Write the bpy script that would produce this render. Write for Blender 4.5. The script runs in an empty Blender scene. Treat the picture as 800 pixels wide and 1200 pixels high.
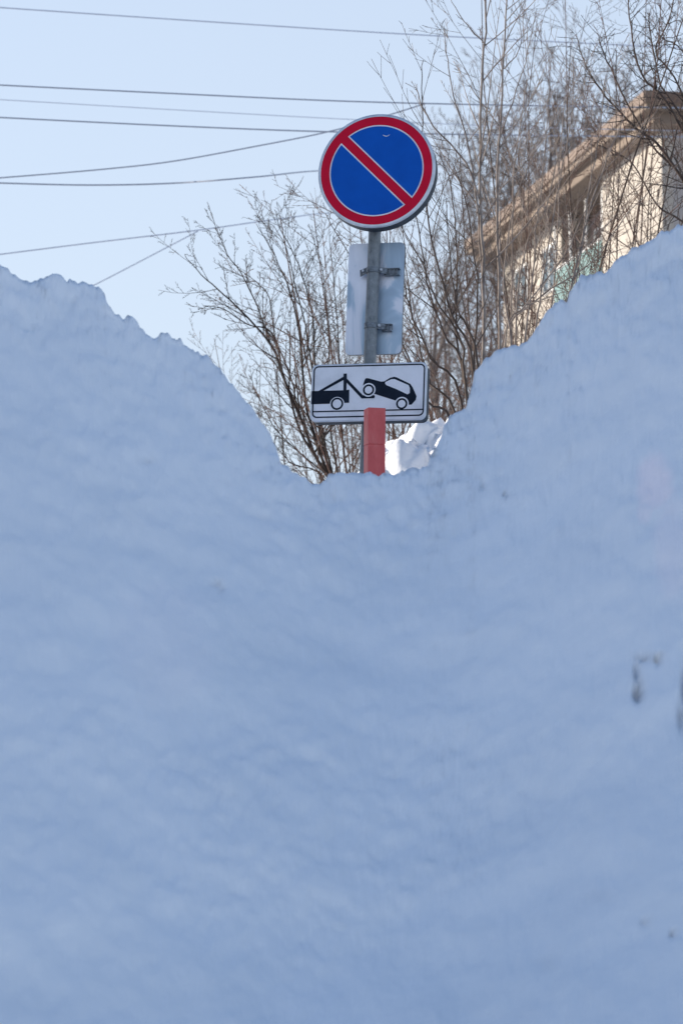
import bpy, math, random
from mathutils import Vector, Matrix, noise, Quaternion
R = math.radians
S = bpy.context.scene
COL = S.collection

# ------------------------------------------------------------------ camera
FPX = 100.0/24.0*800.0            # focal length in pixels of the 800 px wide photo
PITCH = R(6.0)
CAMZ = 1.5
cam = bpy.data.cameras.new('camera'); cam.lens = 100; cam.sensor_width = 24; cam.sensor_fit = 'HORIZONTAL'
cam.clip_start = .1; cam.clip_end = 3000
cam.dof.use_dof = True; cam.dof.focus_distance = 16.9; cam.dof.aperture_fstop = 4.8
co = bpy.data.objects.new('camera', cam); COL.objects.link(co)
co.location = (0, 0, CAMZ); co.rotation_euler = (R(90)+PITCH, 0, 0); S.camera = co
S.render.resolution_x = 682; S.render.resolution_y = 1024

def ray(px, py):
    cx = (px-400)/FPX; cy = (600-py)/FPX
    return Vector((cx, math.cos(PITCH)-cy*math.sin(PITCH), math.sin(PITCH)+cy*math.cos(PITCH)))
def at(px, py, y):
    d = ray(px, py); return Vector((d.x*y/d.y, y, CAMZ+d.z*y/d.y))

# ------------------------------------------------------------------ light
SUN_EL = R(18); SUN_AZ = R(68)      # azimuth measured from +Y towards -X
sd = Vector((-math.sin(SUN_AZ)*math.cos(SUN_EL), math.cos(SUN_AZ)*math.cos(SUN_EL), math.sin(SUN_EL)))
w = bpy.data.worlds.new('World'); S.world = w; w.use_nodes = True
sk = w.node_tree.nodes.new('ShaderNodeTexSky'); sk.sky_type = 'NISHITA'; sk.sun_disc = False
sk.sun_elevation = SUN_EL; sk.sun_rotation = -SUN_AZ; sk.altitude = 100
sk.air_density = 1.0; sk.dust_density = .7; sk.ozone_density = 4.0
WN = w.node_tree.nodes; WL = w.node_tree.links
# hazy air low over the horizon, thinning with height
wt = WN.new('ShaderNodeTexCoord'); wx = WN.new('ShaderNodeSeparateXYZ'); WL.new(wt.outputs['Generated'], wx.inputs[0])
wc = WN.new('ShaderNodeValToRGB'); we = wc.color_ramp.elements; we[0].position = 0; we[0].color = (.92,)*3+(1,)
we[1].position = .75; we[1].color = (0,0,0,1); q_ = we.new(.30); q_.color = (.72,)*3+(1,)
WL.new(wx.outputs['Z'], wc.inputs[0])
wm_ = WN.new('ShaderNodeMixRGB'); WL.new(wc.outputs[0], wm_.inputs[0]); WL.new(sk.outputs[0], wm_.inputs[1]); wm_.inputs[2].default_value = (3.0,3.32,3.76,1)
WL.new(wm_.outputs[0], WN['Background'].inputs[0])
w.node_tree.nodes['Background'].inputs[1].default_value = .15
sl = bpy.data.lights.new('sun', 'SUN'); sl.energy = 5.0; sl.angle = R(.5); sl.color = (1, .89, .75)
so = bpy.data.objects.new('sun', sl); COL.objects.link(so); so.rotation_euler = sd.to_track_quat('Z', 'Y').to_euler()
S.view_settings.view_transform = 'Standard'; S.view_settings.look = 'None'
S.view_settings.exposure = 0.7; S.view_settings.gamma = 1

# ------------------------------------------------------------------ materials
def mat(name, col, rough=.6, metal=0, spec=.4):
    m = bpy.data.materials.new(name); m.use_nodes = True
    b = m.node_tree.nodes['Principled BSDF']
    b.inputs['Base Color'].default_value = (*col, 1); b.inputs['Roughness'].default_value = rough
    b.inputs['Metallic'].default_value = metal; b.inputs['Specular IOR Level'].default_value = spec
    return m
def noisy(m, stops, scale=5, detail=5, rough=.6, stretch=(1,1,1), bump=0, bscale=None, dist=0, rr=None, bdist=.01):
    nt = m.node_tree; N = nt.nodes; L = nt.links; b = N['Principled BSDF']
    tc = N.new('ShaderNodeTexCoord'); mp = N.new('ShaderNodeMapping'); mp.inputs['Scale'].default_value = stretch
    L.new(tc.outputs['Object'], mp.inputs[0])
    n = N.new('ShaderNodeTexNoise'); n.inputs['Scale'].default_value = scale; n.inputs['Detail'].default_value = detail
    n.inputs['Roughness'].default_value = rough; n.inputs['Distortion'].default_value = dist
    L.new(mp.outputs[0], n.inputs['Vector'])
    cr = N.new('ShaderNodeValToRGB'); e = cr.color_ramp.elements
    while len(e) < len(stops): e.new(.5)
    for q, (p, c) in zip(e, stops): q.position = p; q.color = (*c, 1)
    L.new(n.outputs['Fac'], cr.inputs[0]); L.new(cr.outputs[0], b.inputs['Base Color'])
    if rr:
        mr = N.new('ShaderNodeMapRange'); mr.inputs[3].default_value = rr[0]; mr.inputs[4].default_value = rr[1]
        L.new(n.outputs['Fac'], mr.inputs[0]); L.new(mr.outputs[0], b.inputs['Roughness'])
    if bump:
        n2 = N.new('ShaderNodeTexNoise'); n2.inputs['Scale'].default_value = bscale or scale*4; n2.inputs['Detail'].default_value = 6
        L.new(mp.outputs[0], n2.inputs['Vector'])
        bp = N.new('ShaderNodeBump'); bp.inputs['Strength'].default_value = bump; bp.inputs['Distance'].default_value = bdist
        L.new(n2.outputs['Fac'], bp.inputs['Height']); L.new(bp.outputs[0], b.inputs['Normal'])
    return cr

M = {}
# snow of the bank: mask for dirt and painted-in shade comes from a mesh attribute placed on the snow itself
m = mat('snow_bank', (.84,.86,.9), .65, spec=.25); M['snow'] = m
cr = noisy(m, [(.3,(.80,.825,.85)),(.52,(.86,.875,.89)),(.7,(.89,.90,.91))], 1.3, 6, .6, bump=.35, bscale=22, dist=.2, bdist=.008)
nt = m.node_tree; at_ = nt.nodes.new('ShaderNodeAttribute'); at_.attribute_name = 'dirt_shade'
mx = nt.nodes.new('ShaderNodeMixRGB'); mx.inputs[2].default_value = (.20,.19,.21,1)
a2 = nt.nodes.new('ShaderNodeAttribute'); a2.attribute_name = 'pale_pink'; m2 = nt.nodes.new('ShaderNodeMixRGB'); m2.inputs[2].default_value = (1,.90,.90,1)  # attribute tints patches of the snow paler and pinker
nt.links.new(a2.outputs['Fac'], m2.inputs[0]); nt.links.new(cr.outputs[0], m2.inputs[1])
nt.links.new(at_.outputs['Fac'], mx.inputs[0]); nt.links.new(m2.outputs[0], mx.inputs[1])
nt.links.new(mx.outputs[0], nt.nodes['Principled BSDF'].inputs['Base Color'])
m = mat('snow_clean', (.88,.89,.9), .6, spec=.25); M['snow2'] = m
noisy(m, [(.3,(.8,.81,.82)),(.6,(.9,.9,.91))], 5, 6, bump=.5, bscale=25, bdist=.01)
m = mat('galvanised', (.4,.42,.44), .5, .5); M['galv'] = m
noisy(m, [(.3,(.11,.125,.135)),(.45,(.20,.215,.22)),(.6,(.25,.265,.27)),(.75,(.42,.44,.44))], 34, 5, .75, stretch=(1,1,.6), bump=.25, bscale=90, rr=(.35,.75), bdist=.002)
m = mat('plate_metal', (.6,.62,.66), .42, .35); M['plate'] = m
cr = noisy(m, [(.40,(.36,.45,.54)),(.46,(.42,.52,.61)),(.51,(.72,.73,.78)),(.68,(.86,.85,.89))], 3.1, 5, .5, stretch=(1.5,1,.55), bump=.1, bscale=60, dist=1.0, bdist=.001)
M['clamp'] = mat('clamp_steel', (.30,.33,.37), .45, .7); noisy(M['clamp'], [(.3,(.08,.09,.1)),(.6,(.2,.22,.24))], 60, 5)
M['bolt'] = mat('bolt_steel', (.5,.52,.55), .35, .9)
M['rim'] = mat('aluminium_rim', (.62,.65,.68), .4, .45)
noisy(M['rim'], [(.3,(.52,.55,.58)),(.6,(.68,.70,.73))], 18, 5, rr=(.35,.6))
M['back'] = mat('sign_backing', (.03,.04,.05), .6, 0, .2); noisy(M['back'], [(.3,(.022,.03,.038)),(.7,(.06,.075,.09))], 14, 5)
M['red'] = mat('sign_red_sheeting', (.50,.006,.03), .5, spec=.12); noisy(M['red'], [(.3,(.60,.003,.028)),(.7,(.68,.005,.038))], 9, 5, rr=(.32,.5))
M['blue'] = mat('sign_blue_sheeting', (.0,.07,.42), .5, spec=.12); noisy(M['blue'], [(.3,(.0,.085,.42)),(.7,(.001,.10,.48))], 9, 5, rr=(.32,.5))
M['white'] = mat('sign_white_sheeting', (.82,.80,.84), .42); noisy(M['white'], [(.28,(.64,.64,.66)),(.5,(.80,.79,.81)),(.7,(.86,.84,.87))], 7, 6, rr=(.35,.55))
M['black'] = mat('sign_black_paint', (.008,.014,.026), .6, spec=.12); noisy(M['black'], [(.3,(.006,.011,.02)),(.7,(.012,.02,.035))], 12, 5)
M['post'] = mat('faded_red_paint', (.46,.12,.12), .6); noisy(M['post'], [(.25,(.54,.08,.075)),(.5,(.66,.115,.105)),(.8,(.70,.20,.17))], 14, 7, .7, stretch=(1,1,.35), bump=.2, bscale=50, bdist=.002)
M['postside'] = mat('faded_red_side', (.50,.18,.16), .6)
def bark(name, c0, c1, sc=12):
    M[name] = mat(name, c0, .75, spec=.25); noisy(M[name], [(.3,c0),(.7,c1)], sc, 4)
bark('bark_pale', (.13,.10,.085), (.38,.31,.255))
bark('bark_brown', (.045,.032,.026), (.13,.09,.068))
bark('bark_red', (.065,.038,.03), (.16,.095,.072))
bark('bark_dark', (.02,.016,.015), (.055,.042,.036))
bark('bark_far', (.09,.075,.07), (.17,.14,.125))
M['cable'] = mat('cable_grey', (.27,.30,.36), .6)
M['cable2'] = mat('cable_pale', (.42,.46,.54), .6)
M['plaster'] = mat('cream_plaster', (.62,.52,.38), .85); noisy(M['plaster'], [(.3,(.30,.27,.235)),(.6,(.37,.335,.29))], .8, 6, bump=.2, bscale=8, bdist=.01)
M['plaster2'] = mat('grey_plaster', (.4,.36,.33), .85); noisy(M['plaster2'], [(.3,(.26,.24,.225)),(.7,(.35,.32,.30))], .8, 6)
M['pink'] = mat('pink_panel', (.5,.36,.32), .8); noisy(M['pink'], [(.3,(.30,.22,.20)),(.7,(.38,.29,.26))], 1.5, 6)
M['eave'] = mat('brown_eave', (.27,.19,.125), .8); noisy(M['eave'], [(.3,(.115,.085,.065)),(.7,(.19,.145,.11))], 1.2, 6)
M['rust'] = mat('rusty_roof_edge', (.3,.17,.11), .7); noisy(M['rust'], [(.3,(.10,.065,.048)),(.7,(.17,.12,.09))], 2, 6)
M['teal'] = mat('teal_balcony_sheet', (.13,.27,.27), .5); noisy(M['teal'], [(.3,(.07,.145,.145)),(.7,(.12,.22,.215))], 2, 6)
M['glass'] = mat('window_glass', (.05,.07,.08), .08, spec=.8)
M['frame'] = mat('white_window_frame', (.75,.75,.73), .5)

# ------------------------------------------------------------------ object helpers
def tag(o, label=None, cat=None, group=None, kind=None):
    if label: o['label'] = label
    if cat: o['category'] = cat
    if group: o['group'] = group
    if kind: o['kind'] = kind
    return o
def empty(name, loc=(0,0,0)):
    o = bpy.data.objects.new(name, None); o.empty_display_size = .2; o.location = loc; COL.objects.link(o); return o
class MB:
    def __init__(s): s.v = []; s.f = []; s.sm = []
    def poly(s, pts, smooth=False):
        i = len(s.v); s.v += [Vector(p) for p in pts]; s.f.append(list(range(i, i+len(pts)))); s.sm.append(smooth)
    def prism(s, pts, h):          # pts: 3-D outline, h: extrusion vector
        h = Vector(h); n = len(pts); i = len(s.v)
        s.v += [Vector(p) for p in pts] + [Vector(p)+h for p in pts]
        s.f.append(list(range(i, i+n))[::-1]); s.f.append(list(range(i+n, i+2*n))); s.sm += [False]*2
        for k in range(n):
            s.f.append([i+k, i+(k+1) % n, i+n+(k+1) % n, i+n+k]); s.sm.append(False)
    def ring(s, outer, inner, h):  # annular prism between two outlines of the same count
        h = Vector(h); n = len(outer); i = len(s.v)
        s.v += [Vector(p) for p in outer]+[Vector(p) for p in inner]+[Vector(p)+h for p in outer]+[Vector(p)+h for p in inner]
        for k in range(n):
            j = (k+1) % n
            s.f += [[i+k, i+j, i+n+j, i+n+k], [i+2*n+k, i+3*n+k, i+3*n+j, i+2*n+j], [i+k, i+2*n+k, i+2*n+j, i+j], [i+n+k, i+n+j, i+3*n+j, i+3*n+k]]
            s.sm += [False]*4
    def box(s, a, b):
        x0,y0,z0 = a; x1,y1,z1 = b
        s.prism([(x0,y0,z0),(x1,y0,z0),(x1,y1,z0),(x0,y1,z0)], (0,0,z1-z0))
    def tube(s, pts, rad, n=5, cap=True):
        pts = [Vector(p) for p in pts]; m_ = len(pts)
        if m_ < 2: return
        t = (pts[1]-pts[0]).normalized(); up = Vector((0,0,1)) if abs(t.z) < .9 else Vector((1,0,0))
        a = t.cross(up).normalized(); i = len(s.v)
        for k, p in enumerate(pts):
            if k < m_-1: tt = (pts[k+1]-p)
            else: tt = p-pts[k-1]
            if k > 0: tt = tt.normalized()+(p-pts[k-1]).normalized()
            tt.normalize(); a = (a-tt*a.dot(tt)); a.normalize(); b = tt.cross(a); r = rad[k]
            for q in range(n):
                an = 2*math.pi*q/n; s.v.append(p+a*math.cos(an)*r+b*math.sin(an)*r)
        for k in range(m_-1):
            for q in range(n):
                s.f.append([i+k*n+q, i+k*n+(q+1) % n, i+(k+1)*n+(q+1) % n, i+(k+1)*n+q]); s.sm.append(True)
        if cap:
            s.f.append([i+q for q in range(n)][::-1]); s.f.append([i+(m_-1)*n+q for q in range(n)]); s.sm += [False]*2
    def build(s, name, m, parent=None, bevel=0):
        me = bpy.data.meshes.new(name); me.from_pydata([tuple(v) for v in s.v], [], s.f)
        me.polygons.foreach_set('use_smooth', s.sm); me.update()
        me.materials.append(m)
        o = bpy.data.objects.new(name, me); COL.objects.link(o)
        if parent: o.parent = parent
        if bevel:
            b = o.modifiers.new('bevel', 'BEVEL'); b.width = bevel; b.segments = 2; b.limit_method = 'ANGLE'
        return o
def sstep(x, a, b):
    t = max(0, min(1, (x-a)/(b-a))); return t*t*(3-2*t)
def lerp(a, b, t): return a+(b-a)*t
def interp(tab, x):
    if x <= tab[0][0]: return tab[0][1]
    for (x0, y0), (x1, y1) in zip(tab, tab[1:]):
        if x <= x1: return y0+(y1-y0)*(x-x0)/(x1-x0)
    return tab[-1][1]
def sinterp(tab, x):
    if x <= tab[0][0]: return tab[0][1]
    for (x0, y0), (x1, y1) in zip(tab, tab[1:]):
        if x <= x1: return y0+(y1-y0)*sstep(x, x0, x1)
    return tab[-1][1]

# ------------------------------------------------------------------ ground
def ground_z(x, y):
    return 1.4*sstep(y, 11, 16) + .0*x
g = MB(); xs = [-900,-300,-100,-40,-15,-5,0,5,15,40,100,300,900]; ys = [-900,-100,-20,0,6,9]+[11+.5*k for k in range(11)]+[18,22,30,50,100,300,1500]
for y in ys:
    for x in xs: g.v.append(Vector((x, y, ground_z(x, y))))
for j in range(len(ys)-1):
    for i in range(len(xs)-1):
        a = j*len(xs)+i; g.f.append([a, a+1, a+1+len(xs), a+len(xs)]); g.sm.append(True)
tag(g.build('snowy_ground', M['snow2']), kind='structure')

# ------------------------------------------------------------------ the big shaded snow bank
SIL = [(-60,330),(-30,318),(0,313),(12,315),(30,321),(48,320),(65,317),(80,323),(95,331),(108,334),(119,338),(123,342),(125,352),(132,361),(144,368),(158,374),(166,382),(178,388),(190,393),(200,396),(212,399),(218,405),(224,412),(232,414),(240,421),(250,431),(258,437),(264,446),(270,455),(280,466),(290,474),(300,484),(308,494),(314,504),(319,514),(324,525),(327,538),(329,547),(338,549),(350,553),(362,559),(372,562),(384,557),(398,554),(420,552),(450,550),(476,548),(492,547),(500,543),(505,532),(513,517),(518,505),(521,494),(528,486),(538,479),(546,475),(550,462),(553,446),(556,431),(566,422),(576,418),(588,411),(600,404),(612,397),(624,389),(632,378),(638,368),(650,359),(664,350),(667,341),(678,332),(690,325),(702,317),(714,310),(726,302),(735,297),(740,290),(755,286),(768,283),(774,277),(782,273),(792,269),(800,266),(830,258),(870,262)]
TT = []
for px, py in SIL:
    d = ray(px, py); TT.append((d.x/d.y, d.z/d.y))
TT = [(-.52,-.30),(-.42,-.1),(-.3,.12),(-.22,.19),(-.17,.185)]+TT+[(.19,.235),(.25,.2),(.35,.08),(.45,-.12),(.52,-.30)]
TT.sort()
def pa(px): return (px-400)/FPX
YC = [(-.5,8.6),(pa(0),9.3),(pa(200),10.3),(pa(310),11.6),(pa(345),14.0),(pa(400),14.6),(pa(495),14.6),(pa(525),12.7),(pa(600),11.9),(pa(800),10.6),(.3,9.5),(.5,9)]
cols = [-.52+.38*(k/50) for k in range(50)] + [-.14+.28*k/700 for k in range(701)] + [.14+.38*(k+1)/50 for k in range(50)]
TB = -.30
# dirt streaks, and painted shade of hollows and a clod, mostly at the right: (px, py, half width px, half height px, amount)
DIRT_SHADE = [(498,541,10,4,.3),(508,533,5,4,.25),(757,770,12,4,.42),(771,772,5,5,.45),(746,788,4,11,.4),(748,812,6,9,.62),(750,800,4,10,.3),(799,838,5,18,.42),(804,806,6,26,.5),(593,579,4,2,.28),(566,570,4,3,.2),(254,684,6,4,.2),(259,690,4,4,.2),(172,540,8,3,.14),(755,1080,6,5,.2),(788,1094,4,4,.3),(700,1050,16,8,.08),(640,1130,12,9,.08)]
verts = []; dirt_shade = []; pale_pink = []; PALE = [(768,565,22,36,1),(755,600,10,16,.6),(785,640,22,70,.5),(190,760,60,80,.15)]; nf = 300; nb = 40
for a in cols:
    Ts = sum(interp(TT, a+q*.0006)*(1-abs(q)/41) for q in range(-40, 41))/sum(1-abs(q)/41 for q in range(-40, 41))
    T = interp(TT, a); xr = a*10
    Tj = (.0016*noise.fractal(Vector((xr*15, 34, 1.7)), .9, 2.1, 3, noise_basis='PERLIN_ORIGINAL')*1.6+.0012*(.3-noise.voronoi(Vector((xr*7, 16, .5)))[0][0])) if abs(a) < .2 else 0
    y0 = 5.6-.5*sstep(a, .03, .13)
    KK = 7.2-1.6*sstep(-a, -.03, .14)-.8*sstep(a, .0, .14); yc = y0+KK*max(.02, (T+Tj-TB)/.5)**1.25
    edge = 1-sstep(abs(a), .2, .5)
    Dl = [q for q in DIRT_SHADE if abs(a-pa(q[0])) < 3*q[2]/FPX]
    for k in range(nf+1):
        s = k/nf; s2 = s
        t = TB+(Ts-TB)*s+(T-Ts)*s**9
        if Tj and s > .92: t += sstep(s, .92, 1)*(.0016*noise.fractal(Vector((xr*15, s*34, 1.7)), .9, 2.1, 3, noise_basis='PERLIN_ORIGINAL')*1.6+.0012*(.3-noise.voronoi(Vector((xr*7, s*16, .5)))[0][0]))
        y = y0+KK*((t-TB)/.5)**1.25
        z = CAMZ+t*y
        x = a*y
        # broad relief pushed in and out along the slope; leaves the crest where it is
        win = math.sin(math.pi*min(1, s*1.02))**.6 if s < .98 else 0
        win = max(0, win)
        q = Vector((x*.8, y*.45, z*.9))
        br = noise.fractal(q*1.1, 1.0, 2.1, 3, noise_basis='PERLIN_ORIGINAL')*.42+noise.noise(q*.55+Vector((7,3,1)))*.5
        # shallow gullies running down the bank
        gl = abs(noise.noise(Vector((x*1.6+z*.5, 3.1, z*.35))))*.12
        dy = (br*.42+gl*.3)*win*.8
        pos = Vector((a*(y+dy), y+dy, CAMZ+t*(y+dy)))
        # clods and lumps
        n1 = .5+noise.fractal(Vector((x*3.0, y*2.2, z*3.0)), .9, 2.1, 4, noise_basis='PERLIN_ORIGINAL')*.8
        n2 = .5+noise.fractal(Vector((x*10, y*7, z*10+4)), .8, 2.1, 4, noise_basis='PERLIN_ORIGINAL')*.8
        patch = sstep(noise.noise(Vector((x*.9+11, y*.7, z*1.1))), -.15, .35)
        crest = sstep(s, .86, 1)
        vd = noise.voronoi(Vector((x*6+noise.noise(pos*5)*.5, y*5, z*7)))[0]
        li = (n1-.5)*.036+(n2-.5)*(.007+.010*patch+.016*crest)+noise.noise(Vector((x*28, y*20, z*28)))*(.003+.006*crest)
        li += (min(.35, vd[1]-vd[0])-.15)*.035*(patch*.3+.45*crest)
        pos += Vector((0, -.75, .65))*li*sstep(s, 0, .1)
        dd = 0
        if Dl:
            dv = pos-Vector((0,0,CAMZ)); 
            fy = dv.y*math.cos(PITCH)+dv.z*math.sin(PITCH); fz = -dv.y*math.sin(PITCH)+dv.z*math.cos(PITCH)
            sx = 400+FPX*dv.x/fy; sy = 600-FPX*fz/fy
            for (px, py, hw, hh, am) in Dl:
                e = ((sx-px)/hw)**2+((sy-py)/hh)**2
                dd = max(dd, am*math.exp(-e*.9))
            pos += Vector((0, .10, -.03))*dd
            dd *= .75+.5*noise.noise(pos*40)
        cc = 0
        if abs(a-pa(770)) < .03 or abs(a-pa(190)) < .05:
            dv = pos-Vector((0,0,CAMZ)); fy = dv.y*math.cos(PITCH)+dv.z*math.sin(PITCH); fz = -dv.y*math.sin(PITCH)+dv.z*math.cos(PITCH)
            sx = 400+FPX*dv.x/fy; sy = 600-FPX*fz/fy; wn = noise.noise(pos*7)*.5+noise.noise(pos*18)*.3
            for (px, py, hw, hh, am) in PALE: cc = max(cc, am*(1-sstep(((sx-px)/hw)**2+((sy-py)/hh)**2+wn, .2, 1.5)))
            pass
        verts.append(pos); dirt_shade.append(max(0, min(1, dd))); pale_pink.append(cc)
    top = verts[-1]
    for k in range(1, nb+1):
        u = k/nb; y = yc+3.2*u**1.1; zz = lerp(top.z, ground_z(0, y)-.25, (1-math.cos(math.pi*min(1,u)))/2*.6+u*.4) - .05*min(1,u*8)
        x = a*yc*(1+.1*u)
        n1 = noise.turbulence(Vector((x*3.2, y*2.2, zz*3.2)), 3, False, noise_basis='PERLIN_ORIGINAL')
        verts.append(Vector((x, y, min(zz, CAMZ+(T+Tj-.004)*y)+(-abs(n1-.5)*.12)*min(1, u*5)*edge))); dirt_shade.append(0); pale_pink.append(0)
nr = nf+nb+1; fs = []
for i in range(len(cols)-1):
    for k in range(nr-1):
        a = i*nr+k; fs.append((a, a+nr, a+nr+1, a+1))
me = bpy.data.meshes.new('snow_bank'); me.from_pydata([tuple(v) for v in verts], [], fs)
me.polygons.foreach_set('use_smooth', [True]*len(fs))
ca = me.attributes.new('dirt_shade', 'FLOAT', 'POINT'); ca.data.foreach_set('value', dirt_shade)
ca = me.attributes.new('pale_pink', 'FLOAT', 'POINT'); ca.data.foreach_set('value', pale_pink)
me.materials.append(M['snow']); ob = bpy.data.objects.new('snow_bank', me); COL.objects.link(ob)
tag(ob, kind='structure')

# ------------------------------------------------------------------ sunlit pile behind the post
def snow_heap(name, cx, cy, rx, ry, h, seed, n=150):
    vs = []; f = []
    for j in range(n+1):
        for i in range(n+1):
            u = -1+2*i/n; v = -1+2*j/n; rr = math.sqrt(u*u+v*v)
            x = cx+u*rx; y = cy+v*ry
            base = h*max(0, 1-rr**1.6)
            c = Vector((x, y, seed))
            vd = noise.voronoi(Vector((x*3.1, y*3.1, seed)))[0]; vd2 = noise.voronoi(Vector((x*8, y*8, seed+5)))[0]
            wv = Vector((noise.noise(c*4), noise.noise(c*4+Vector((3,3,3))), 0))*.22
            f1 = noise.voronoi(Vector((x*4.2, y*4.2, seed))+wv*3)[0]; f2 = noise.voronoi(Vector((x*10, y*10, seed+5))+wv*5)[0]
            z = base+((.3-f1[0])*.20+min(.12, f1[1]-f1[0])*.35+(.3-f2[0])*.075+noise.fractal(c*1.8+Vector((4,4,4)), .9, 2, 4, noise_basis='PERLIN_ORIGINAL')*.22+noise.fractal(c*14, .8, 2, 4, noise_basis='PERLIN_ORIGINAL')*.035)*min(1, base)
            vs.append((x+noise.noise(c*5)*.08, y+noise.noise(c*5+Vector((9,9,9)))*.08, ground_z(x, y)+z-.12))
    for j in range(n):
        for i in range(n): a = j*(n+1)+i; f.append((a, a+1, a+n+2, a+n+1))
    me = bpy.data.meshes.new(name); me.from_pydata(vs, [], f); me.polygons.foreach_set('use_smooth', [True]*len(f))
    me.materials.append(M['snow2']); o = bpy.data.objects.new(name, me); COL.objects.link(o); return o
tag(snow_heap('snow_pile', 2.05, 20.2, 4.5, 2.2, 3.5, 3.3, 300), 'bright sunlit lumpy snow pile behind the red post and below the tow truck sign', 'snow pile')

# ------------------------------------------------------------------ sign assembly
YS = 16.8
def rotmat():
    return (Matrix.Rotation(R(-13), 3, 'Z') @ Matrix.Rotation(R(.6), 3, 'Y') @ Matrix.Rotation(R(-7), 3, 'X'))
RM = rotmat()
pa0 = at(432.0, 460, YS)                       # a point on the pole axis beside the tow sign
zax = RM @ Vector((0,0,1))
gz = ground_z(0, YS)
base = pa0-zax*((pa0.z-gz)/zax.z)
root = empty('sign_post', base); root.rotation_euler = RM.to_euler()
tag(root, 'leaning galvanised pole carrying the round no parking sign and the tow truck plate', 'sign post')
def local_on(px, py, ly):                       # local point where the view line meets plane y = ly of the assembly
    o = RM.transposed() @ (Vector((0,0,CAMZ))-base); d = RM.transposed() @ ray(px, py)
    k = (ly-o.y)/d.y; return o+d*k
rc = local_on(441.0, 199.5, -.14)               # centre of the round face
tcn = local_on(431.6, 459.3, -.14)              # centre of the tow plate face
pc = local_on(439.2, 349.5, .055)               # centre of the rear plate
# pole with slight dents and a cap
p = MB(); ztop = rc.z+.28
zs = [0]+[ztop*k/40 for k in range(1, 41)]
p.tube([(noise.noise(Vector((z*1.3,0,1)))*.003, noise.noise(Vector((z*1.3,5,1)))*.003, z) for z in zs], [.038]*len(zs), 28)
p.build('pole', M['galv'], root)
def circ(c, r, y, n=96, sx=1): return [(c[0]+r*math.cos(2*math.pi*k/n)*sx, y, c[2]+r*math.sin(2*math.pi*k/n)) for k in range(n)]
# --- round sign: dished housing with folded rim, layers of sheeting
FY = -.14
h = MB(); n = 96
prof = [(.333,-.004),(.346,-.004),(.3495,0.0),(.350,.006),(.3495,.012),(.347,.015),(.340,.015)]
K = 1.03
prof = [(q*K, d) for q, d in prof]
for r_, dy in prof: h.v += [Vector((x, FY+dy, z)) for x, _, z in circ(rc, r_, 0, n)]
for j in range(len(prof)-1):
    for k in range(n):
        h.f.append([j*n+k, (j+1)*n+k, (j+1)*n+(k+1) % n, j*n+(k+1) % n]); h.sm.append(True)
rs = h.build('round_sign', M['rim'], root)
rs['label'] = 'round blue no parking sign with red ring and one red diagonal bar'
b_ = MB(); b_.prism(circ(rc, .337*K, FY+.084, n), (0,.002,0)); b_.build('back_panel', M['back'], rs)
# the deep dark skirt of the housing behind the bright rim
b_ = MB(); b_.ring(circ(rc, .3475*K, FY+.0145, n), circ(rc, .340*K, FY+.0145, n), (0,.075,0)); b_.build('rear_flange', M['back'], rs)
b_ = MB(); b_.prism(circ(rc, .343*K, FY+.001, n), (0,-.002,0)); b_.build('white_face', M['white'], rs)
def seg(c, r, off, side, y, th, n=60):
    # the part of a disc on one side of a line (direction 45 deg down right) at signed distance off
    a0 = math.acos(off/r); ds = R(45) if side > 0 else R(225)
    pts = []
    for k in range(n+1):
        an = ds-a0+2*a0*k/n; pts.append((c[0]+r*math.cos(an), y, c[2]+r*math.sin(an)))
    return pts
b_ = MB()
RO, RI, RB = .3385*K, .2815*K, .2735*K
b_.ring(circ(rc, RO, FY-.0015, n), circ(rc, RI, FY-.0015, n), (0,-.0012,0)); b_.build('red_ring', M['red'], rs)
b_ = MB()
b_.prism(seg(rc, RB, .036, 1, FY-.0015, 0), (0,-.0012,0)); b_.prism(seg(rc, RB, .036, -1, FY-.0015, 0), (0,-.0012,0))
bf = b_.build('blue_field', M['blue'], rs)
# red bar, ends shaped to meet the ring
b_ = MB(); hw = .0275; e = .2835*K
aa = math.asin(hw/e); pts = []
for k in range(9): an = R(135)-aa+2*aa*k/8; pts.append((rc.x+e*math.cos(an), FY-.0018, rc.z+e*math.sin(an)))
for k in range(9): an = R(-45)-aa+2*aa*k/8; pts.append((rc.x+e*math.cos(an), FY-.0018, rc.z+e*math.sin(an)))
b_.prism(pts, (0,-.0012,0)); b_.build('diagonal_bar', M['red'], rs)
b_ = MB(); pts = [local_on(x, y, FY-.0032) for x, y in [(448.4,157.6),(450,158.6),(452,159.3),(454,159),(456.5,157.4)]]
b_.tube(pts, [.0012,.003,.003,.0022,.0012], 6); o = b_.build('scratch', M['white'], rs); o['label'] = 'short white scratch near the top of the blue field'

# --- tow plate
TY = -.14
W, H = .70, .352
def rr(cx, cz, w_, h_, r, y, n=8):
    pts = []
    for (sx, sz, a0) in ((1,1,0),(-1,1,90),(-1,-1,180),(1,-1,270)):
        for k in range(n+1):
            an = R(a0+90*k/n); pts.append((cx+sx*(w_/2-r)+r*math.cos(an), y, cz+sz*(h_/2-r)+r*math.sin(an)))
    return pts
h = MB(); prof = [(.012,-.001),(.003,-.003),(0,0.001),(0,.008),(.001,.014),(.004,.017),(.012,.017)]
for ins, dy in prof: h.v += [Vector(q) for q in rr(tcn.x, tcn.z, W-2*ins, H-2*ins, .036-ins, TY+dy)]
nn = 36
for j in range(len(prof)-1):
    for k in range(nn):
        h.f.append([j*nn+k, (j+1)*nn+k, (j+1)*nn+(k+1) % nn, j*nn+(k+1) % nn]); h.sm.append(True)
ts = h.build('tow_sign', M['rim'], root); ts['label'] = 'white rectangular plate with black tow truck lifting a car'
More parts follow.
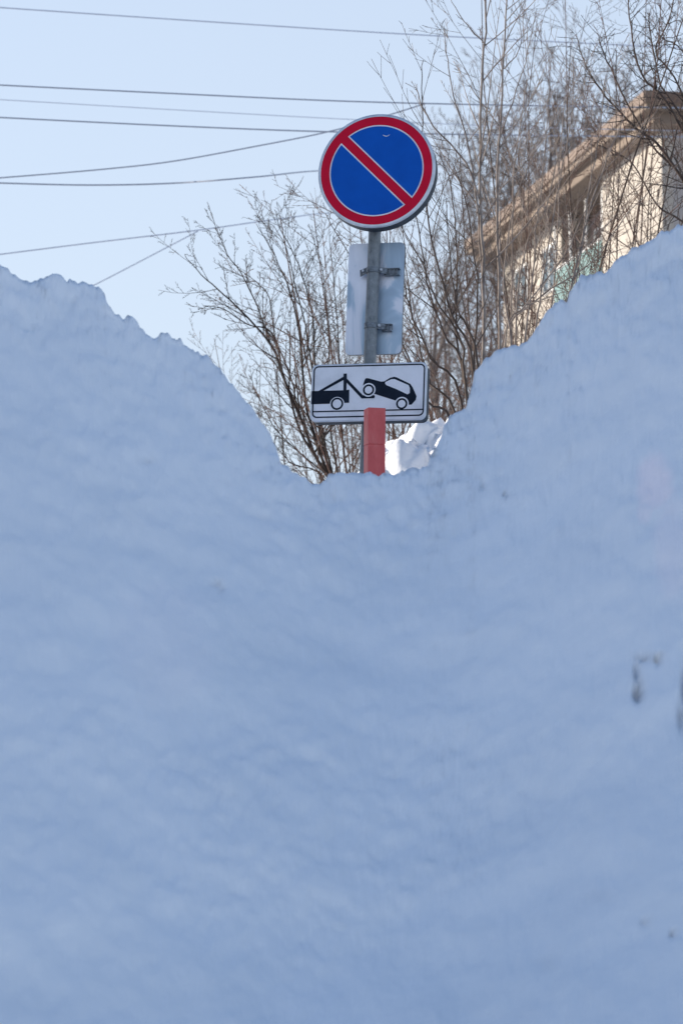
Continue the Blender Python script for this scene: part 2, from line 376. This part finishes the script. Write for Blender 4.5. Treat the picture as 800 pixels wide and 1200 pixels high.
b_ = MB(); b_.prism(rr(tcn.x, tcn.z, W-.02, H-.02, .028, TY+.084), (0,.003,0)); b_.build('back_panel', M['back'], ts)
b_ = MB(); b_.ring(rr(tcn.x, tcn.z, W-.006, H-.006, .034, TY+.0165), rr(tcn.x, tcn.z, W-.02, H-.02, .027, TY+.0165), (0,.073,0)); b_.build('rear_flange', M['back'], ts)
b_ = MB(); b_.prism(rr(tcn.x, tcn.z, W-.014, H-.014, .029, TY+.001), (0,-.003,0)); b_.build('white_face', M['white'], ts)
def P(u, v, y): return (tcn.x-W/2+u/1000., y, tcn.z+H/2-v/1000.)
def C(px, py):  # coordinates read off an enlargement of the plate -> millimetres on the plate
    u = px-45; v = py-50; u2 = u+13*v/350.; v2 = v+8*u/700.
    return u2, v2
Y1 = TY-.0025
def shape(mb, pts, y=Y1, th=.001):
    q = [P(*C(a, b), y) for a, b in pts]; mb.prism(q, (0,-th,0))
def disc_pts(px, py, r, y, n=40):
    u, v = C(px, py); return [P(u+r*math.cos(2*math.pi*k/n), v+r*math.sin(2*math.pi*k/n), y) for k in range(n)]
bl = MB()
cxp, czp = tcn.x, tcn.z+.0065
bl.ring(rr(cxp, czp, W-.024, .319, .030, Y1), rr(cxp, czp, W-.040, .303, .023, Y1), (0,-.001,0))
bl.build('border_line', M['black'], ts)
bl = MB(); z_ = 287
bl.prism([P(19,z_,Y1-.0028), P(681,z_,Y1-.0028), P(681,z_+7,Y1-.0028), P(19,z_+7,Y1-.0028)], (0,-.001,0)); bl.build('ground_line', M['black'], ts)
tk = MB()
shape(tk, [(44,213),(110,212),(238,210),(273,207),(272,287),(236,288),(199,291),(155,292),(42,294)])
shape(tk, [(85,213),(238,126),(239,146),(116,212)], Y1-.0001)
shape(tk, [(238,108),(258,107),(258,140),(255,210),(237,212)], Y1-.0002)
shape(tk, [(256,136),(355,242),(424,242),(428,251),(424,261),(348,262),(254,160)], Y1-.0003)
tko = tk.build('tow_truck_symbol', M['black'], ts)
wm = MB(); wm.prism(disc_pts(199,295,44,Y1-.0014), (0,-.0006,0)); wm.build('wheel_gap', M['white'], ts)
wm = MB(); wm.ring(disc_pts(199,293,38,Y1-.0022), disc_pts(199,293,27,Y1-.0022), (0,-.0006,0)); wm.build('wheel_symbol', M['black'], ts)
ck = MB()
shape(ck, [(358,190),(357,176),(362,160),(368,144),(376,137),(388,138),(466,160),(486,158),(520,137),(545,131),(560,135),(642,176),(656,198),(679,252),(674,274),(648,303),(632,303),(600,296),(556,278),(430,236),(400,226)])
cko = ck.build('car_symbol', M['black'], ts)
wn = MB(); shape(wn, [(491,163),(528,146),(548,146),(632,184),(639,202),(638,232),(624,240),(560,208),(498,182),(490,173)], Y1-.0012, .0005); wn.build('car_window_symbol', M['white'], ts)
for (a, b) in ((390,210),(590,297)):
    wm = MB(); wm.prism(disc_pts(a, b, 42, Y1-.0014), (0,-.0006,0)); wm.build('wheel_gap', M['white'], ts)
    wm = MB(); wm.ring(disc_pts(a, b, 34, Y1-.0022), disc_pts(a, b, 23, Y1-.0022), (0,-.0006,0)); wm.build('wheel_symbol', M['black'], ts)
# --- rear plate, seen from its back
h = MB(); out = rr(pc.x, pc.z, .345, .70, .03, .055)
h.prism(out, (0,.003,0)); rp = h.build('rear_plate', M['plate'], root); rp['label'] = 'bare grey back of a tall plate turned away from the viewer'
h = MB(); h.ring(rr(pc.x, pc.z, .347, .702, .031, .0585), rr(pc.x, pc.z, .335, .690, .026, .0585), (0,.016,0)); h.build('folded_edge', M['clamp'], rp)
# clamps: band round the pole, ears with bolts, rail on the plate
def clamp(z, right, left, rot=0):
    c = MB(); c.ring(circ((0,0,0), .0425, 0, 32), circ((0,0,0), .0385, 0, 32), (0,.034,0))
    c.v = [Vector((v.x, v.z, z+v.y-.017)) for v in c.v]
    # ear plates folded out towards the rail
    if left: c.prism([(-.040,-.012,z-.020),(-.084,.020,z-.030),(-.088,.020,z+.012),(-.040,-.012,z+.018)], (.0,.004,0))
    c.prism([(.040,-.012,z-.018),(.082,.012,z-.020),(.082,.012,z+.020),(.040,-.012,z+.016)], (.0,.004,0))
    o = c.build('clamp', M['clamp'], root, bevel=.001)
    r_ = MB(); r_.box((.060,.022,z-.024), (right,.053,z-.019)); r_.box((.060,.022,z+.016), (right,.053,z+.021)); r_.box((.060,.030,z-.019), (right-.012,.034,z+.016))
    for k in range(3): r_.box((.078+k*.022,.018,z-.020), (.083+k*.022,.022,z+.018))
    r_.build('rail', M['clamp'], o, bevel=.0008)
    for xx in ((-.062, .052) if left else (.052,)):
        yy = .002 if xx < 0 else -.005
        t = MB(); t.tube([(xx, yy-.012, z), (xx, yy+.01, z)], [.008,.008], 6)
        t.tube([(xx, yy-.018, z), (xx, yy-.012, z)], [.004,.004], 8); t.build('bolt', M['bolt'], o)
    return o
zc1 = local_on(437,314.5,-.04).z; zc2 = local_on(435,380,-.04).z
c1 = clamp(zc1, .155, True); c2 = clamp(zc2, .118, False)
# clamps holding the two front signs
for z in (rc.z-.12, rc.z+.14, tcn.z+.09, tcn.z-.09):
    c = MB(); c.ring(circ((0,0,0), .0425, 0, 32), circ((0,0,0), .0385, 0, 32), (0,.03,0)); c.v = [Vector((v.x, v.z, z+v.y-.015)) for v in c.v]
    c.box((-.02,-.055,z-.015), (.02,-.043,z+.015)); c.build('clamp', M['clamp'], root)

# --- the red post in front
t1 = at(425.0,479,16.3); t2 = at(449.5,479,16.3); wd = (t2-t1).length
pr = empty('red_post', (at(436.4,479,16.3).x, 16.3, ground_z(0,16.3)))
pr.rotation_euler = (R(0), R(.3), R(14))
tag(pr, 'faded red square post standing in front of the tow truck plate', 'post')
hz = t1.z-ground_z(0,16.3); hw_ = .0515
b_ = MB(); b_.box((-hw_,-hw_,0), (hw_,hw_,hz-.213)); b_.build('shaft', M['post'], pr, bevel=.004)
b_ = MB(); b_.box((-hw_,-hw_,hz-.211), (hw_,hw_,hz)); b_.box((-hw_+.003,-hw_+.003,hz-.2135), (hw_-.003,hw_-.003,hz-.2105)); b_.build('top_section', M['post'], pr, bevel=.004)

# ------------------------------------------------------------------ trees and shrubs
class Wood:
    def __init__(s, seed): s.r = random.Random(seed); s.big = MB(); s.small = MB()
    def add(s, pts, rad, lvl):
        (s.big if lvl == 0 else s.small).tube(pts, rad, 6 if lvl == 0 else (5 if lvl == 1 else 3), cap=(lvl < 2))
    def jit(s, d, ang):
        ax = Vector((s.r.gauss(0,1), s.r.gauss(0,1), s.r.gauss(0,1))).cross(d)
        if ax.length < 1e-4: return d
        return Quaternion(ax.normalized(), ang) @ d
    def grow(s, p, d, L, r0, lvl, P):
        n = max(4, min(10, int(L/P['seg']))) ; pts = [p.copy()]; dirs = [d.copy()]; dd = d.copy()
        for k in range(n):
            dd = s.jit(dd, abs(s.r.gauss(0, P['wander']))); dd = (dd+Vector((0,0,P['up']))).normalized()
            p = p+dd*(L/n); pts.append(p.copy()); dirs.append(dd.copy())
        rad = [max(P['rmin']*.7, r0*(1-.8*k/n)) for k in range(n+1)]
        s.add(pts, rad, lvl); s.sprout(pts, rad, L, lvl, P)
    def sprout(s, pts, rad, L, lvl, P, start=.2, dens=1, plane=None):
        if lvl >= P['depth']: return
        nch = P['n'][min(lvl, len(P['n'])-1)]*dens
        nch = int(nch+s.r.random())
        m_ = len(pts)-1
        for c in range(nch):
            u = start+(1-start)*(c+s.r.random())/nch*.97; k = min(m_-1, int(u*m_)); f = u*m_-k
            q = pts[k].lerp(pts[k+1], f); d = (pts[k+1]-pts[k]).normalized()
            cd = s.jit(d, R(s.r.uniform(*P['ang'])))
            if P.get('flat'): cd.y *= P['flat']; cd.normalize()
            l2 = L*s.r.uniform(*P['ratio'])*(1.15-.6*u)
            rr_ = min(max(P['rmin'], rad[k]*.55), l2*.016+.0008)
            s.grow(q, cd, l2, max(P['rmin'], rr_), lvl+1, P)
    def finish(s, name, loc, mb, mt, label, cat, group=None):
        r_ = empty(name, loc); tag(r_, label, cat, group)
        inv = Vector(loc)
        for b, nm, m_ in ((s.big, 'stem', mb), (s.small, 'twigs', mt)):
            if b.v:
                b.v = [v-inv for v in b.v]; b.build(nm, m_, r_)
        return r_
def smooth(pts, sub=4):
    P_ = [pts[0]]+list(pts)+[pts[-1]]; out = []
    for i in range(1, len(P_)-2):
        p0,p1,p2,p3 = P_[i-1:i+3]
        for k in range(sub):
            t = k/sub; out.append(.5*((2*p1)+(p2-p0)*t+(2*p0-5*p1+4*p2-p3)*t*t+(3*p1-p0-3*p2+p3)*t**3))
    out.append(pts[-1]); return out
def limb(wd_, pix, y0, y1, r0, r1, P, dens=1, lvl=0, start=.12, wob=.004):
    n = len(pix); pts = [at(a, b, lerp(y0, y1, k/(n-1))) for k, (a, b) in enumerate(pix)]
    pts = smooth(pts); pts = [q+Vector((wd_.r.gauss(0,wob), wd_.r.gauss(0,wob), 0)) for q in pts]
    m_ = len(pts); rad = [lerp(r0, r1, k/(m_-1)) for k in range(m_)]
    wd_.add(pts, rad, lvl)
    L = sum((b-a).length for a, b in zip(pts, pts[1:]))
    wd_.sprout(pts, rad, L, lvl, P, start=start, dens=dens)
    return pts, rad

# A: the tall young tree with upright shoots, sunlit, right of the sign
PA = dict(seg=.12, wander=.06, up=.06, rmin=.0020, depth=2, n=[11,5,2], ang=(22,50), ratio=(.14,.30), flat=.7)
A = Wood(11)
limb(A, [(560,700),(566,440),(565,300),(562,200),(566,80),(569,0),(573,-70)], 19.4,19.2,.0155,.005, PA, 1.2, start=.3)
limb(A, [(575,700),(586,430),(583,300),(583,200),(590,80),(594,0),(598,-50)], 19.5,19.6,.0135,.004, PA, 1.2, start=.3)
limb(A, [(566,330),(558,230),(548,170),(532,112),(524,70),(521,33)], 19.4,18.9,.009,.0025, PA, .7)
limb(A, [(563,235),(545,190),(508,148),(492,115),(487,98)], 19.3,19.0,.008,.0025, PA, .6)
limb(A, [(566,50),(553,36),(540,20),(528,-2)], 19.2,19.0,.006,.002, PA, .3)
limb(A, [(583,170),(600,120),(618,60),(627,15)], 19.6,19.8,.006,.002, PA, .5)
limb(A, [(586,84),(600,70),(612,45),(600,-5)], 19.6,19.5,.005,.002, PA, .3)
A.finish('young_tree', (1.0,19.45,ground_z(1,19.4)), M['bark_pale'], M['bark_pale'], 'young tree with two tall pale straight stems just right of the round sign', 'tree')

# A2: sunlit upright shoots further right
PB = dict(seg=.12, wander=.06, up=.06, rmin=.0020, depth=2, n=[9,5,2], ang=(22,50), ratio=(.14,.32), flat=.7)
B = Wood(23)
for pix in ([(590,700),(598,440),(600,330),(601,216),(608,160),(616,100),(622,72)],
            [(600,700),(612,430),(622,340),(628,270),(634,216),(642,130),(644,100)],
            [(610,700),(625,420),(634,340),(646,263),(658,200),(668,150),(672,64)],
            [(640,700),(650,420),(665,350),(680,290),(690,216),(702,160),(709,86)],
            [(640,700),(660,410),(672,340),(690,250),(712,180),(726,150),(733,125)],
            [(600,700),(590,410),(620,355),(660,300),(690,240),(740,180)],
            [(590,700),(585,420),(630,350),(690,310),(735,250),(758,228)],
            [(600,700),(603,420),(612,300),(640,240),(655,180),(690,140)],
            [(595,700),(600,420),(590,340),(600,250),(625,180),(650,150)],
            [(600,700),(640,400),(652,300),(655,200),(662,110)]):
    limb(B, pix, B.r.uniform(19.6,20.2), B.r.uniform(19.6,20.6), .0095, .0022, PB, .9, start=.3)
B.finish('shrub', (1.35,19.9,ground_z(1,19.4)), M['bark_pale'], M['bark_pale'], 'sunlit shrub of long upright shoots in front of the cream building wall', 'shrub')
# A3: shoots leaning left, directly behind the signs
D = Wood(31)
for pix in ([(570,700),(560,430),(545,380),(534,354),(525,290),(523,231)],
            [(560,700),(556,440),(530,370),(510,300),(498,220),(494,120),(495,70)],
            [(560,700),(545,450),(520,390),(500,330),(488,250),(480,215)],
            [(560,700),(548,470),(535,400),(535,300),(528,220),(515,180)],
            [(560,700),(540,470),(505,420),(480,360),(470,320),(440,290)],
            [(560,700),(535,490),(505,450),(490,400),(478,330),(472,260)],
            [(560,700),(555,440),(560,350),(548,250),(530,190)],
            [(560,700),(545,450),(540,400),(510,350),(495,310),(460,250)],
            [(560,700),(530,500),(500,470),(470,400),(430,330),(380,250)]):
    limb(D, pix, D.r.uniform(18.7,19.2), D.r.uniform(18.4,19.4), .011, .0024, PB, .9, start=.3)
D.finish('shrub', (.9,18.9,ground_z(1,19.4)), M['bark_brown'], M['bark_brown'], 'thin brown shrub leaning left behind the tow truck plate', 'shrub')

# random thickets
def thicket(seed, cx, cy, spread, n, hmin, hmax, r0, P, name, mb, mt, label, cat, lean=0, fan=.35, group=None):
    T = Wood(seed); gz_ = ground_z(cx, cy)
    for k in range(n):
        an = T.r.uniform(0, 6.283); rad = spread*math.sqrt(T.r.random())*.5
        p_ = Vector((cx+rad*math.cos(an), cy+rad*math.sin(an), gz_-.1))
        d = Vector((lean+T.r.gauss(0,fan), T.r.gauss(0,fan*.7), 1)).normalized()
        T.grow(p_, d, T.r.uniform(hmin, hmax), r0*T.r.uniform(.7,1.2), 0, P)
    return T.finish(name, (cx,cy,gz_), mb, mt, label, cat, group)
PT = dict(seg=.3, wander=.055, up=.03, rmin=.0023, depth=3, n=[13,8,4], ang=(22,58), ratio=(.18,.34))
thicket(5, 1.75, 22.5, 1.5, 10, 5.0, 7.2, .017, PT, 'bush', M['bark_brown'], M['bark_red'], 'dense brown bush behind the tall shoots, right of the tow truck plate', 'bush', .07, .11)
thicket(6, 2.35, 24.0, 1.6, 8, 5.2, 7.6, .017, PT, 'bush', M['bark_brown'], M['bark_brown'], 'tangled bush at the foot of the cream building above the right snow slope', 'bush', .05, .14)
thicket(7, .9, 24.5, 1.6, 13, 3.6, 5.8, .02, PT, 'bush', M['bark_red'], M['bark_red'], 'reddish bush directly behind the grey plate and pole', 'bush', -.03, .2)
PL = dict(seg=.22, wander=.10, up=.04, rmin=.0021, depth=3, n=[14,7,4], ang=(25,55), ratio=(.16,.32))

thicket(15, 1.5, 21.4, 1.5, 4, 3.4, 5.2, .013, dict(PT, ang=(30,70)), 'bush', M['bark_red'], M['bark_red'], 'reddish twiggy bush at the foot of the two tall pale stems', 'bush', .02, .3)
thicket(16, 2.5, 28, 2.0, 7, 6.0, 8.6, .018, dict(PT, ang=(30,70)), 'bush', M['bark_red'], M['bark_brown'], 'tall twiggy brush covering the teal balconies of the building', 'bush', .03, .12)
# B: dark multi-limbed tree left of the signs, fanning out to the left
E = Wood(41)
for pix, r in (([(420,640),(395,575),(372,540),(352,490),(335,450),(318,405),(290,372),(262,345),(236,322),(216,298)], 0.0222),
            ([(372,540),(350,500),(332,440),(318,390),(290,380),(262,362),(240,358)], 0.0118),
            ([(400,590),(375,530),(358,470),(352,400),(340,345),(322,300),(300,262)], 0.0163),
            ([(318,405),(302,360),(282,320),(262,290),(248,250)], 0.0081),
            ([(405,600),(385,540),(372,470),(360,400),(345,330),(335,290),(318,262)], 0.0133),
            ([(352,490),(340,440),(322,395),(316,350),(300,330),(280,316)], 0.0089),
            ([(400,590),(378,520),(370,440),(366,370),(350,310),(330,270),(322,245)], 0.0118),
            ([(410,600),(392,540),(385,460),(384,380),(376,310),(362,262)], 0.0111),
            ([(372,548),(345,525),(325,505),(305,470),(292,440)], 0.0074),
            ([(400,590),(370,552),(345,545),(325,525),(300,495)], 0.0074),
            ([(415,600),(402,520),(398,430),(392,340),(385,270)], 0.0104)):
    limb(E, pix, 24.5, 24.5+E.r.uniform(-1,1.2), r, .0028, PL, 1.1, start=.15)
E.finish('bare_tree', (.2,24.5,ground_z(0,24)), M['bark_dark'], M['bark_dark'], 'dark bare tree fanning out to the left of the signs', 'tree')
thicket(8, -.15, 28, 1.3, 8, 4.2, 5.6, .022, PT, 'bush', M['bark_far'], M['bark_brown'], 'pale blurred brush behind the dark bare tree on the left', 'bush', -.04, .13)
thicket(9, .5, 31, 1.8, 9, 5.0, 6.9, .024, PT, 'bush', M['bark_red'], M['bark_far'], 'tall reddish brush rising between the dark bare tree and the grey plate', 'bush', 0, .16)
thicket(12, -.5, 22.2, .7, 7, 2.0, 3.2, .009, dict(PT, rmin=.0022, depth=2), 'bush', M['bark_brown'], M['bark_red'], 'low thin brush at the notch edge left of the red post', 'bush', -.1, .3)

# D: knobbly tree entering from the right edge
PD = dict(seg=.07, wander=.2, up=.03, rmin=.0026, depth=2, n=[24,6,2], ang=(35,75), ratio=(.05,.15))
F = Wood(51)
for pix, r in (([(905,420),(850,250),(784,124),(752,88),(738,32),(735,-10)], 0.0149),
            ([(905,420),(850,300),(781,181),(745,150),(709,112),(688,80),(674,40)], 0.0161),
            ([(905,420),(860,290),(800,208),(760,165),(720,90),(706,60),(700,38)], 0.0136),
            ([(905,420),(860,260),(800,140),(775,100),(764,50),(759,14)], 0.0124),
            ([(905,420),(870,250),(820,160),(790,90),(768,60),(785,20),(790,-20)], 0.0112),
            ([(905,420),(860,320),(800,260),(770,240),(740,190),(700,170)], 0.0112),
            ([(905,420),(870,240),(830,120),(800,60),(776,45)], 0.0124)):
    limb(F, pix, 22, F.r.uniform(21,22.5), r, .0035, PD, 1.3, start=.2)
p_ = MB(); q0 = at(905,420,22); F.big.tube([Vector((q0.x+.1,22,ground_z(3,22)-.2)), Vector((q0.x+.03,22,3)), q0], [.09,.075,.05], 10)
F.finish('bare_tree', (q0.x+.1,22,ground_z(3,22)), M['bark_brown'], M['bark_dark'], 'knobbly bare tree reaching in from the right edge over the roof corner', 'tree')

# C: far trees, blurred
def far_tree(seed, px, pyt, y, r, label, spread=.3):
    T = Wood(seed); PS = y/50; top = at(px, pyt, y); gz_ = ground_z(0, y); Ht = top.z-gz_
    trunk = [Vector((top.x+T.r.gauss(0,.08), y+T.r.gauss(0,.08), gz_+Ht*k/10)) for k in range(0, 9)]
    rad = [r*(1-.085*k) for k in range(9)]; T.add(trunk, rad, 0)
    PF = dict(seg=.4*PS, wander=.13, up=.03, rmin=.0045*y/50, depth=3, n=[8,9,6], ang=(25,55), ratio=(.22,.38))
    for k in range(16):
        u = T.r.uniform(.3,.98); i = min(7, int(u*8)); q = trunk[i].lerp(trunk[i+1], u*8-i)
        d = Vector((T.r.gauss(0,1), T.r.gauss(0,1), 0)).normalized()*spread+Vector((0,0,1))
        T.grow(q, d.normalized(), (Ht-(q.z-gz_))*T.r.uniform(.7,1.05)+.2, r*.45, 0, PF)
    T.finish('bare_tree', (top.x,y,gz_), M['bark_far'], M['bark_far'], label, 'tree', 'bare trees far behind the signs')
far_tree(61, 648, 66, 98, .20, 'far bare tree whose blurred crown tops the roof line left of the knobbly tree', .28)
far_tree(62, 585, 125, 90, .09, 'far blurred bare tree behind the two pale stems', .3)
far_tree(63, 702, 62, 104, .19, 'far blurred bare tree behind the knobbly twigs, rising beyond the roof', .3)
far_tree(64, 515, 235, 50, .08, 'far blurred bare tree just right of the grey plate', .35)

# ------------------------------------------------------------------ overhead wires
def wire(pix, y0, y1, r, m_, label, ext=(1, 1)):
    n = len(pix); P3 = [at(a, b, lerp(y0, y1, (a-pix[0][0])/(pix[-1][0]-pix[0][0]))) for a, b in pix]
    pts = smooth(P3, 8)
    if ext[0]:
        d = (pts[0]-pts[1]).normalized(); pts = [pts[0]+d*8+Vector((0,0,.25)), pts[0]+d*4+Vector((0,0,.06))]+pts
    if ext[1]:
        d = (pts[-1]-pts[-2]).normalized(); pts = pts+[pts[-1]+d*4+Vector((0,0,.06)), pts[-1]+d*8+Vector((0,0,.25))]
    b = MB(); b.tube(pts, [r]*len(pts), 8); o = b.build('overhead_wire', m_)
    tag(o, label, 'wire', 'overhead wires crossing the sky')
wire([(-5,8),(200,22),(400,35),(520,42),(660,49),(805,56)], 34, 36, .0085, M['cable2'], 'topmost overhead wire, running above everything from the left edge to the right edge')
wire([(-5,99),(200,109),(400,118),(600,123),(805,126)], 32, 34, .009, M['cable'], 'darkest overhead wire, meeting the round sign just below its top')
wire([(-5,116),(200,128),(400,139),(600,148),(805,153)], 36, 38, .0055, M['cable2'], 'faintest overhead wire, between two darker ones above the round sign centre')
wire([(-5,137),(200,147),(385,154),(600,158),(805,160)], 32, 34, .009, M['cable'], 'dark wire that a rising wire crosses at the upper left edge of the round sign')
wire([(-5,208.5),(110,199),(200,189),(300,171),(380,155),(440,139),(498,121)], 33, 33.3, .0085, M['cable'], 'wire rising rightwards from left edge to cross behind the round sign', (1, 0))
wire([(60,358),(112,333),(170,303),(232,270.5)], 35.5, 35.8, .008, M['cable2'], 'short wire slanting from the left snow heap up to the lowest long wire', (1, 0))

# ------------------------------------------------------------------ the apartment building behind
def find_on_dir(px, py, hz_):           # distance at which the view line reaches height hz_
    d = ray(px, py); k = (hz_-CAMZ)/d.z; return Vector((0,0,CAMZ))+d*k
ROOF = 19.5
c0 = find_on_dir(757, 112, ROOF); c1 = find_on_dir(546, 288, ROOF)
ax = (c1-c0); LEN = ax.length; ax.normalize(); nrm = Vector((-ax.y, ax.x, 0))
if nrm.x > 0: nrm = -nrm
OV = 1.0                                  # eave overhang
inw = -nrm
bld = empty('apartment_building', (c0.x, c0.y, ground_z(0,60)))
tag(bld, 'cream apartment building with wide brown eaves and teal balconies at the upper right', 'building')
bld.rotation_euler = (0,0,math.atan2(ax.y, ax.x))
# local frame: +x along the facade (away), +y = left turned; find sign of inward
BR = Matrix.Rotation(math.atan2(ax.y, ax.x), 3, 'Z'); sg = 1 if (BR @ Vector((0,1,0))).dot(inw) > 0 else -1
g0 = bld.location.z; ZR = ROOF-g0
def bx(mb, x0, x1, y0, y1, z0, z1):
    ya, yb = sorted((y0*sg, y1*sg)); mb.box((x0, ya, z0), (x1, yb, z1))
DEP = 13
b_ = MB(); bx(b_, 0, LEN, 0, DEP, ZR-.32, ZR); b_.build('roof_slab', M['eave'], bld)
b_ = MB(); bx(b_, -.06, LEN+.06, -.06, -.003, ZR-.16, ZR+.14); bx(b_, -.06, -.003, 0, DEP, ZR-.16, ZR+.14); b_.build('roof_edge', M['rust'], bld)
b_ = MB(); bx(b_, .25, LEN-.25, .25, DEP-.25, ZR-.62, ZR-.325); b_.build('cornice', M['eave'], bld)
# walls: gable end, cream bays
b_ = MB(); bx(b_, 1.0, 1.3, 1.0, DEP-1, -1, ZR-.63); b_.build('end_wall', M['plaster2'], bld)
def wallx(x0, x1, y, m_, name):
    b = MB(); bx(b, x0, x1, y, y+.3, -1, ZR-.63); return b.build(name, m_, bld)
def pxs(px, py):                          # facade coordinate of a photo column
    d = ray(px, py); P0 = c0+inw*1.0; n_ = nrm; k = (P0-Vector((0,0,CAMZ))).dot(n_)/d.dot(n_); q = Vector((0,0,CAMZ))+d*k
    return (q-c0).dot(ax)
xa = pxs(718, 230); xb = pxs(655, 280); xc = pxs(634, 330); xd = pxs(590, 380)
if not (1.3 < xa < xb < xc < xd < LEN+8): xa, xb, xc, xd = 1+LEN*.25, LEN*.55, LEN*.65, LEN-1
xd = min(xd, LEN-.8)
b_ = MB(); bx(b_, .995, xa, .7, .995, -1, ZR-.63); b_.build('cream_wall', M['plaster'], bld)
wallx(xa+.002, xb, 1.9, M['pink'], 'recessed_wall')
wallx(xb+.002, xc, 1.0, M['plaster'], 'cream_wall'); wallx(xc+.002, xd, 1.0, M['plaster'], 'cream_wall')
b_ = MB(); bx(b_, xa, xa+.2, .75, 1.9, -1, ZR-.63); bx(b_, xb-.2, xb, 1.003, 1.9, -1, ZR-.63); b_.build('side_fin', M['plaster'], bld)
for q in range(7):
    b_ = MB(); bx(b_, .992, xa-.01, .690, .699, ZR-1.9-q*2.9, ZR-1.86-q*2.9); b_.build('panel_joint', M['eave'], bld)
b_ = MB(); bx(b_, 1.3, xd, 2.3, DEP-1.4, -1, ZR-.65); b_.build('building_core', M['plaster2'], bld)
def window(x0, x1, z0, z1, y):
    f = MB(); t = .07
    bx(f, x0, x1, y-.05, y-.004, z0, z0+t); bx(f, x0, x1, y-.05, y-.004, z1-t, z1); bx(f, x0, x0+t, y-.05, y-.004, z0+t, z1-t); bx(f, x1-t, x1, y-.05, y-.004, z0+t, z1-t)
    xm = (x0+x1)/2; bx(f, xm-.03, xm+.03, y-.045, y-.004, z0+t, z1-t)
    o = f.build('window', M['frame'], bld); f = MB(); bx(f, x0+t, x1-t, y-.02, y-.006, z0+t, z1-t); f.build('pane', M['glass'], o)
for fl in range(6):
    zt = ZR-.95-fl*2.9
    nb_ = max(1, int((xb-xa)/3.2)); bw = (xb-xa-.5)/nb_
    for k in range(nb_):
        x0 = xa+.25+k*bw; x1 = x0+bw-.15
        b_ = MB(); bx(b_, x0, x1, .75, 1.88, zt-2.6, zt-2.45); o = b_.build('balcony', M['plaster2'], bld)
        b_ = MB(); bx(b_, x0, x1, .72, .78, zt-2.44, zt-1.4); b_.build('balcony_front', M['teal'], o)
        b_ = MB(); bx(b_, x0, x1, .70, .80, zt-1.39, zt-1.33)
        for q in range(4): xx = x0+(x1-x0)*q/3; bx(b_, xx-.03, xx+.03, .74, .79, zt-1.32, zt+.1)
        b_.build('balcony_rail', M['frame'], o)
        window(x0+.2, x1-.3, zt-1.9, zt-.15, 1.9)
    if xc-xb > 1.6: window(xb+.3, xc-.3, zt-1.7, zt-.3, 1.0)
    nw = max(1, int((xd-xc)/3.4))
    for k in range(nw):
        c = xc+(k+.5)*(xd-xc)/nw; window(c-.8, c+.8, zt-1.7, zt-.3, 1.0)
    window_y = None

# ------------------------------------------------------------------ added unseen block left of the view, placed to shade bank and signs
nb = empty('added_shading_block', (-31, 20.1, 1.2)); nb.name = 'added_shade_block'
tag(nb, 'tall plain block added outside the view on the left to cast shade', 'building')
b_ = MB(); b_.box((-6,-14.5,-1.5), (6,8.0,20)); b_.build('added_shade_block_wall', M['plaster2'], nb)
b_ = MB(); b_.box((-6.3,-14.8,20.003), (6.3,8.2,20.5)); b_.build('added_shade_block_roof', M['eave'], nb)
for fl in range(6):
    for k in range(6):
        y = -13+k*3.3; z = 1.2+fl*3.1
        b_ = MB(); b_.box((6.003,y,z), (6.05,y+1.7,z+1.5)); o = b_.build('window', M['frame'], nb)
        b_ = MB(); b_.box((6.051,y+.08,z+.08), (6.06,y+.81,z+1.42)); b_.box((6.051,y+.89,z+.08), (6.06,y+1.62,z+1.42)); b_.build('pane', M['glass'], o)

# two wires run on to the end of the building
def wire_to(pix, y0, endp, r, m_, label):
    P3 = [at(a, b, y0+(endp.y-y0)*max(0, (a-300)/300.)**1.5) for a, b in pix]+[endp]
    pts = smooth(P3, 8); d = (pts[0]-pts[1]).normalized(); pts = [pts[0]+d*8+Vector((0,0,.25)), pts[0]+d*4+Vector((0,0,.06))]+pts
    b = MB(); b.tube(pts, [r]*len(pts), 8); tag(b.build('overhead_wire', m_), label, 'wire', 'overhead wires crossing the sky')
e1 = c0+ax*(LEN*.93)+Vector((0,0,-.18)); e2 = c0+ax*(LEN-1.2)+inw*.98+Vector((0,0,-1.4))
wire_to([(-5,214),(100,216.5),(200,214.5),(300,207),(370,200),(450,197),(520,215)], 33, e1, .0095, M['cable'], 'nearly level sagging wire that ends at the middle left of the round sign')
wire_to([(-5,298.5),(110,284),(232,269.5),(330,256),(400,250),(480,262)], 35, e2, .0085, M['cable2'], 'pale lowest long wire passing over the top of the dark bare tree')
